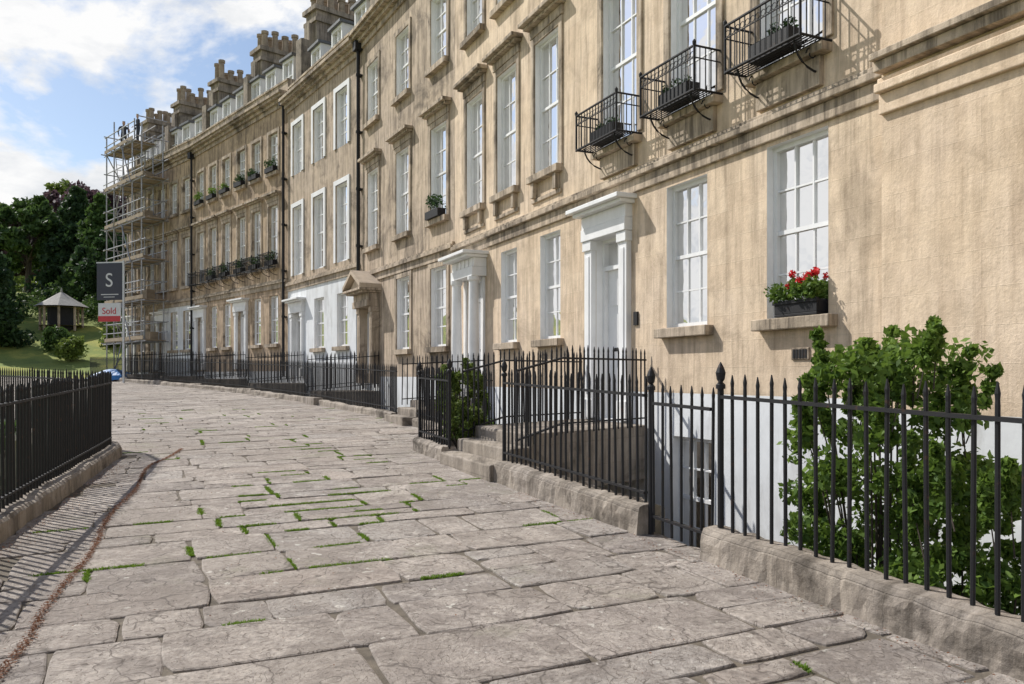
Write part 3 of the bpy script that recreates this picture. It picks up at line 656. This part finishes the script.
for fr,s in ((FB,5.3),(FB,6.9),(FC,5.0),(FC,6.6),(FD,3.9),(FD,5.0),(FD,8.9),(FD,10),(FE,3.4),(FE,4.6)):
    z=GZ(fr.P(s,1,0)[1])+.35; railing([fr.P(s,1.75,0)[:2],fr.P(s,.05,0)[:2]],1.1,zs=[z,z+.15],sp=.12,near=False,r=.014)
for fr,a,b_ in ((FB,5.3,6.9),(FC,5.0,6.6),(FD,3.9,5.1),(FD,8.9,10.1),(FE,3.4,4.55)):
    z=GZ(fr.P(a,1,0)[1]); mb=MB(); mb.box(fr,a-.05,b_+.05,.02,1.65,z-.3,z+.38); mb.box(fr,a,b_,1.652,2.0,z-.3,z+.2); mb.obj('entrance_steps',['plinth'],None,bevel=.02)
lowwall(Lf[:11],.30,.17,stones=1.1)
railing(Lf[1:8],1.08,.17,sp=.105,r=.015); railing(Lf[7:11],1.08,.17,sp=.11,r=.015,near=False)

# ------------------------------------------------------------------ terrain
def sm(a,b_,x): t=min(1,max(0,(x-a)/(b_-a))); return t*t*(3-2*t)
def T(x,y): return -2.3+3.4*sm(26,46,y)+8*sm(48,82,y)+9*sm(90,300,y)+ (1.2*math.sin(x*.05)+.8*math.sin(y*.07+x*.03))*sm(60,120,y) + sm(-20,-60,x)*1.5*sm(10,40,y)
xs=sorted(set([-900,-600,-400,-300,-220,-160,-130]+list(range(-110,40,3))+[50,70,100,160,260,400,700])); ys=sorted(set([-300,-150,-80,-40,-20,-10]+list(range(-6,130,3))+[140,160,190,230,300,400,600,900]))
V=[(x,y,T(x,y)) for y in ys for x in xs]; nx=len(xs); Fc=[(j*nx+i,j*nx+i+1,(j+1)*nx+i+1,(j+1)*nx+i) for j in range(len(ys)-1) for i in range(nx-1)]
me=bpy.data.meshes.new('ground'); me.from_pydata(V,[],Fc); me.materials.append(M['grass']); me.polygons.foreach_set('use_smooth',[True]*len(Fc)); o=bpy.data.objects.new('ground',me); COL.objects.link(o)
mb=MB(); mb.face([FA.P(-6,2.8,-2.15),FA.P(20.9,2.8,-2.15),FA.P(20.9,0,-2.15),FA.P(-6,0,-2.15)],0,[(0,0),(27,0),(27,3),(0,3)]); mb.obj('basement_area_floor',['plinth'])

# ------------------------------------------------------------------ plants
def shrub(name,c,r,h,n,per,size,mat,base,rmin=.10):
    e=empty(name); mb=MB(); cl=[]
    for k in range(n):
        t=random.uniform(0,6.28); f=random.random()**.5; zz=random.random(); wz=(1-.35*abs(zz-.45)*2)
        p=(c[0]+math.cos(t)*f*r*wz,c[1]+math.sin(t)*f*r*wz,base+.25+zz*(h-.3)+random.uniform(-.1,.12)); cl.append((p,random.uniform(rmin,rmin*2.2)*max(.5,r)))
        if k%3==0:
            m_=((p[0]+c[0])/2+random.gauss(0,.05),(p[1]+c[1])/2,base+(p[2]-base)*.5)
            mb.tube([(c[0]+random.gauss(0,.08),c[1]+random.gauss(0,.08),base),m_,p],[.022,.014,.005],5)
    for k in range(int(n*.12)):
        t=random.uniform(0,6.28); x,y=c[0]+math.cos(t)*r*.6,c[1]+math.sin(t)*r*.6; zt=base+h*random.uniform(.85,1.0); p1=(x+random.gauss(0,.1),y+random.gauss(0,.1),zt+random.uniform(.05,.3)*min(1,r*1.4))
        mb.tube([(x,y,zt-.3),p1],[.006,.003],4); cl+=[((x+(p1[0]-x)*f,y+(p1[1]-y)*f,zt-.3+(p1[2]-zt+.3)*f),.05) for f in (.6,.8,1.0)]
    mb.obj('stems',['bark'],e); leafcloud('foliage',cl,per,size,mat,e); return e
p=FA.P(7.45,1.5,0); shrub('garden_shrub',(p[0],p[1]),.88,3.9,230,115,.034,'leaf',-2.15)
p=FA.P(6.6,1.75,0); shrub('garden_shrub',(p[0],p[1]),.65,3.1,100,110,.034,'leaf',-2.15)
p=FA.P(14.6,2.3,0); shrub('potted_shrub',(p[0],p[1]),.45,1.35,60,100,.03,'leafl',.3)
p=FA.P(13.95,2.45,0); shrub('potted_shrub',(p[0],p[1]),.3,.8,30,80,.03,'leafl',.3)
p=FA.P(17,.9,0); shrub('potted_shrub',(p[0],p[1]),.4,3.2,30,80,.03,'leaf',-2.1)
for s,o in ((15.3,1.75),(15.9,1.75),(16.4,1.78)):
    p=FA.P(s,o,0); shrub('wall_plant',(p[0],p[1]),.22,.45,14,60,.025,'leafl',GZ(p[1])+.02)
for x,y in ((-6.6,8),(-7.2,9.8),(-7.9,11.6),(-9.6,13.4),(-12,15.6)):
    shrub('garden_shrub',(x,y),.8,3.1,60,100,.05,'leafm',-2.2)
def tree(name,x,y,z,h,r,mat,n=60,per=160,leaf=.3,conifer=False):
    e=empty(name); mb=MB(); cl=[]
    if conifer:
        mb.tube([(x,y,z-.3),(x,y,z+h*.5),(x,y,z+h*.97)],[h*.03,h*.018,.03],8)
        for k in range(n):
            f=random.random()**1.2; zz=z+h*(.06+.92*f); rr=r*(1-f)**.8*random.uniform(.45,1.08)+.15; t=random.uniform(0,6.28)
            p=(x+math.cos(t)*rr*.8,y+math.sin(t)*rr*.8,zz-.1*rr); cl.append((p,(.3*rr+.3,.3*rr+.3,.2*rr+.25)))
            if k%3==0: mb.tube([(x,y,zz),p],[.06,.02],4)
    else:
        mb.tube([(x,y,z-.3),(x+.2,y,z+h*.3),(x,y,z+h*.6)],[h*.035,h*.025,h*.012],8)
        for k in range(n):
            d=rng.normal(size=3); d/=np.linalg.norm(d); f=random.uniform(.45,1.02)
            p=(x+d[0]*r*f,y+d[1]*r*f,z+h*.62+d[2]*h*.36*f); cl.append((p,(random.uniform(.12,.26)*r,)*2+(random.uniform(.10,.19)*r,)))
            if k%4==0: mb.tube([(x,y,z+h*random.uniform(.25,.5)),((x+p[0])/2,(y+p[1])/2,(p[2]+z+h*.35)/2),p],[h*.012,h*.008,.03],5)
    mb.obj('trunk',['bark'],e); leafcloud('crown',cl,per,leaf,mat,e); return e
tree('conifer_tree',-38.6,58.5,T(-38.5,58),8.6,2.7,'leafd',120,110,.2,True)
tree('conifer_tree',-43.6,66,T(-43,66),8.2,2.8,'leafd',100,110,.22,True)
tree('conifer_tree',-42.0,77,T(-41,76)-.5,11.4,4.0,'leafd',170,110,.26,True)
tree('conifer_tree',-38.2,74,T(-41,75)-.5,10.0,3.4,'leafm',130,110,.26,True)
tree('deciduous_tree',-33.8,68,T(-34,66),8.0,3.0,'leafd',80,130,.22)
tree('deciduous_tree',-47.5,78,T(-47,78),9.5,4.2,'leafm',80,130,.26)
tree('copper_beech_tree',-57,108,T(-58,108),17.5,6.5,'leafp',90,150,.35)
tree('copper_beech_tree',-66,104,T(-69,104)-1,15,5.5,'leafp',80,150,.35)
tree('deciduous_tree',-76,112,T(-76,112),17,6,'leafl',90,130,.35)
tree('deciduous_tree',-70,124,T(-66,124),20,6.5,'leafl',90,130,.38)
tree('deciduous_tree',-46,100,T(-46,100),13,5,'leafm',80,130,.34)
cl=[]
for _ in range(300):
    a=random.uniform(-140,-20); y=random.uniform(125,180); cl.append(((a,y,T(a,y)+random.uniform(1,12)),random.uniform(2.0,4.0)))
leafcloud('distant_trees',cl,90,.6,'leafl')
cl=[]
for _ in range(110):
    a=random.uniform(-60,-28); y=random.uniform(65,71)+abs(a+40)*.1; cl.append(((a,y,T(a,y)+random.uniform(0,1.9)),random.uniform(.5,1.1)))
leafcloud('hedge',cl,120,.13,'leafm')
for x,y in ((-31,56),(-33.5,58.5),(-30,60),(-41.5,60)):
    shrub('garden_shrub',(x,y),1.0,1.6,30,60,.13,random.choice(['leafl','leafm']),T(x,y)-.1,.25)
# garden pavilion
e=empty('garden_pavilion'); px_,py_=-36.2,64.0; pz=T(px_,py_)+.1; mb=MB()
def ring(r,z,n=8): return [(px_+math.cos(2*math.pi*k/n+.39)*r,py_+math.sin(2*math.pi*k/n+.39)*r,z) for k in range(n)]
a=ring(1.0,pz-.3); b_=ring(1.0,pz+1.7)
for k in range(8): mb.face([a[k],a[(k+1)%8],b_[(k+1)%8],b_[k]],2)
ap=ring(1.5,pz-.3); bp_=ring(1.5,pz+1.7)
for k in range(8): mb.tube([ap[k],bp_[k]],.10,8)
mb.face(ring(1.7,pz+.12),0); mb.face(ring(1.7,pz+1.58),0)
c0=ring(2.0,pz+1.65); c1=ring(1.15,pz+2.15); c2=ring(.15,pz+2.8)
for k in range(8):
    mb.face([c0[k],c0[(k+1)%8],c1[(k+1)%8],c1[k]],1); mb.face([c1[k],c1[(k+1)%8],c2[(k+1)%8],c2[k]],1)
mb.tube([(px_,py_,pz+2.7),(px_,py_,pz+3.2)],[.12,.03],6,1); mb.obj('pavilion_body',['b','pale','inner_shade'],e)

# ------------------------------------------------------------------ scaffolding
e=empty('scaffolding'); mb=MB(); bd=MB(); g0=1.2; SS=[2.9,4.2,5.5,6.8,7.9]; LIFT=2.05
for i,s in enumerate(SS):
    for o in (.35,1.45):
        p=FE.P(s,o,0); top_=14.8+random.uniform(-.4,.8)-(1.2 if i<2 else 0); mb.tube([(p[0],p[1],g0),(p[0]+random.gauss(0,.03),p[1],top_)],.035,6)
for lv in range(6):
    z=g0+LIFT*(lv+1); sa=2.6 if lv<5 else 4.0
    for o in (.35,1.45):
        for zz in (z,z+.5,z+1.0): mb.tube([FE.P(sa-random.uniform(0,.3),o,zz),FE.P(8.0+random.uniform(0,.5),o,zz+random.gauss(0,.03))],.03,5)
    for s in SS: mb.tube([FE.P(s,.1,z),FE.P(s,1.75,z)],.03,5)
    for s in (SS[0],SS[-1]): mb.tube([FE.P(s,.2,z+1),FE.P(s,1.6,z+1)],.03,5)
    for k in range(5): bd.box(FE,sa,8.1,.36+.22*k,.56+.22*k,z+.04,z+.08)
    bd.box(FE,sa,8.1,1.48,1.51,z+.09,z+.27)
    a,b_=(4.2,5.5) if lv%2 else (6.8,5.5); mb.tube([FE.P(a,1.52,z-LIFT),FE.P(b_,1.52,z)],.03,5); mb.tube([FE.P(7.9,.35 if lv%2 else 1.45,z-LIFT),FE.P(7.9,1.45 if lv%2 else .35,z)],.03,5)
    for do in (-.18,.18): mb.tube([FE.P(7.0,.95+do,z-LIFT),FE.P(7.7,.95+do,z+.7)],.022,4)
    for k in range(9): f=k/9; mb.tube([FE.P(7.0+.7*f,.77,z-LIFT+2.75*f),FE.P(7.0+.7*f,1.13,z-LIFT+2.75*f)],.014,4)
    if lv<5:
        for _ in range(4):
            s=random.uniform(3,7); bd.box(FE,s,s+random.uniform(.3,.8),.5,.9,z+.085,z+.085+random.uniform(.15,.6))
mb.obj('scaffold_tubes',['steel'],e); bd.obj('scaffold_boards',['board'],e)
def worker(s,o,z,ang,pose):
    e=empty('scaffold_worker'); p0=FE.P(s,o,z); e.location=p0; e.rotation_euler=(0,0,ang)
    def skin(name,vs,es,rs,mat,root=0):
        me=bpy.data.meshes.new(name); me.from_pydata(vs,es,[]); o_=bpy.data.objects.new(name,me); COL.objects.link(o_); o_.parent=e
        md=o_.modifiers.new('skin','SKIN'); sv=me.skin_vertices[0].data
        for i,r in enumerate(rs): sv[i].radius=(r,r*.8) if isinstance(r,float) else r
        sv[root].use_root=True; sb=o_.modifiers.new('sub','SUBSURF'); sb.levels=1; sb.render_levels=2; me.materials.append(M[mat]); md.use_smooth_shade=True
    a=.25 if pose else .0
    vs=[(0,0,.95),(0,0,1.15),(0,-.02,1.40),(0,-.02,1.50),(.10,0,.90),(.11,-.03,.50),(.12,0,.10),(.12,-.12,.05),(-.10,0,.90),(-.11,-.03,.50),(-.14,.02,.10),(-.14,-.10,.05),
        (.20,-.01,1.40),(.27,-.05,1.14),(.24,-.22-a*.3,1.02+a),(-.20,-.01,1.40),(-.28,-.02,1.13),(-.25,-.18,.93)]
    es=[(0,1),(1,2),(2,3),(0,4),(4,5),(5,6),(6,7),(0,8),(8,9),(9,10),(10,11),(2,12),(12,13),(13,14),(2,15),(15,16),(16,17)]
    rs=[(.15,.11),(.14,.10),(.15,.10),.06,.09,.065,.05,.045,.09,.065,.05,.045,.07,.05,.04,.07,.05,.04]
    skin('body',vs,es,rs,'cloth')
    skin('head',[(0,-.02,1.50),(0,-.03,1.58),(0,-.035,1.66),(0,-.03,1.73)],[(0,1),(1,2),(2,3)],[.05,.075,.09,.07],'skin')
    skin('hard_hat',[(0,-.03,1.70),(0,-.03,1.76)],[(0,1)],[.115,.085],'curtain')
    for hx_,hy_,hz_ in ((.24,-.26-a*.3,1.0+a),(-.25,-.21,.90)):
        skin('hand',[(hx_,hy_,hz_),(hx_,hy_-.05,hz_-.05),(hx_+.02,hy_-.09,hz_-.09),(hx_-.02,hy_-.09,hz_-.09),(hx_+.05,hy_-.05,hz_-.03)],[(0,1),(1,2),(1,3),(0,4)],[.03,.03,.012,.012,.012],'skin')
zt=g0+LIFT*6+.08
worker(7.1,.85,zt,.5,1); worker(5.3,.75,zt,-1.0,0)

# ------------------------------------------------------------------ estate agent sign
e=empty('estate_agent_sign'); sx,sy=-19.6,38.8; FS=Frame(sx,sy,1,-.18); z0=GZ(sy)
mb=MB(); mb.box(FS,.72,.80,-.04,.04,z0,7.1,0); mb.box(FS,-.68,.70,-.03,.03,5.2,7.0,1); mb.box(FS,-.72,.71,-.02,.02,7.0,7.06,0); mb.box(FS,-.6,.6,-.03,.03,4.15,5.05,0); mb.box(FS,-.6,.6,-.036,-.031,4.15,4.42,2); mb.box(FS,-.45,.5,-.036,-.031,5.45,5.49,0); mb.box(FS,-.3,.3,-.036,-.031,5.33,5.36,0)
mb.obj('sign_boards',['curtain','navy','redpaint'],e)
def text(t,s,z,size,mat):
    c=bpy.data.curves.new('lettering','FONT'); c.body=t; c.size=size; c.align_x='CENTER'; c.extrude=.004; c.materials.append(M[mat])
    o=bpy.data.objects.new('lettering',c); COL.objects.link(o); o.location=FS.P(s,-.04,z); o.rotation_euler=(math.pi/2,0,math.atan2(FS.t[1],FS.t[0])); o.parent=e
text('S',0,5.85,.95,'curtain'); text('Sold',0,4.52,.45,'redpaint')
e=empty('builders_materials'); mb=MB(); hx,hy=-20.6,41.2; n=16; gr=[[None]*n for _ in range(n)]
for i in range(n):
    for j in range(n):
        u,v_=i/(n-1)*2-1,j/(n-1)*2-1; hgt=.55*max(0,1-u*u)*max(0,1-v_*v_)**.5+random.uniform(0,.07)
        gr[i][j]=(hx+u*1.3,hy+v_*.8,GZ(hy)+.02+hgt)
for i in range(n-1):
    for j in range(n-1): mb.face([gr[i][j],gr[i+1][j],gr[i+1][j+1],gr[i][j+1]],0)
mb.obj('tarpaulin',['blue'],e)
mb=MB(); FX=Frame(hx+2.2,hy+.4,1,.1)
for k in range(4): mb.box(FX,-.5,.9,-.3+.02*k,.3,GZ(hy)+.02+.12*k,GZ(hy)+.12+.12*k)
mb.obj('timber_stack',['board'],e,bevel=.01)

# ------------------------------------------------------------------ light, sky, camera
el=math.radians(45); hx,hy=.87,-.49; l=math.hypot(hx,hy); hx/=l; hy/=l
ld=Vector((hx*math.cos(el),hy*math.cos(el),-math.sin(el)))
su=bpy.data.lights.new('sun','SUN'); su.energy=5; su.angle=math.radians(.5); su.color=(1,.965,.905)
so=bpy.data.objects.new('sun',su); COL.objects.link(so); so.rotation_mode='QUATERNION'; so.rotation_quaternion=ld.to_track_quat('-Z','Y')
w=bpy.data.worlds.new('World'); S.world=w; w.use_nodes=True; nt=w.node_tree; bg=nt.nodes['Background']
sk=N(nt,'ShaderNodeTexSky',sky_type='NISHITA'); sk.sun_disc=False; sk.sun_elevation=el; sk.sun_rotation=math.atan2(-hx,-hy)%(2*math.pi); sk.air_density=1.0; sk.dust_density=.8
tc=N(nt,'ShaderNodeTexCoord').outputs['Generated']; sp=N(nt,'ShaderNodeSeparateXYZ'); nt.links.new(tc,sp.inputs[0])
nz=noise(nt,mapping(nt,tc,(1,1,1.8)),3.3,11,.56,.15)
ma=N(nt,'ShaderNodeMath',operation='MULTIPLY_ADD'); nt.links.new(sp.outputs[2],ma.inputs[0]); ma.inputs[1].default_value=-.46; nt.links.new(nz,ma.inputs[2])
mask=ramp(nt,ma.outputs[0],[(.295,0),(.355,1)])
shade=ramp(nt,noise(nt,mapping(nt,tc,(1,1,2.5)),7,8,.6),[(.35,(5.9,6.1,6.4)),(.52,(7.6,7.6,7.6))])
c=mixc(nt,mask,sk.outputs[0],shade)
nt.links.new(c,bg.inputs[0]); bg.inputs[1].default_value=.13
cam=bpy.data.cameras.new('camera'); cam.lens=28; cam.sensor_width=36; cam.clip_end=3000; cam.shift_y=.0322
co=bpy.data.objects.new('camera',cam); COL.objects.link(co); co.location=(0,0,1.55); co.rotation_euler=(math.pi/2,0,0); S.camera=co
S.view_settings.view_transform='Standard'; S.view_settings.look='None'; S.view_settings.exposure=0
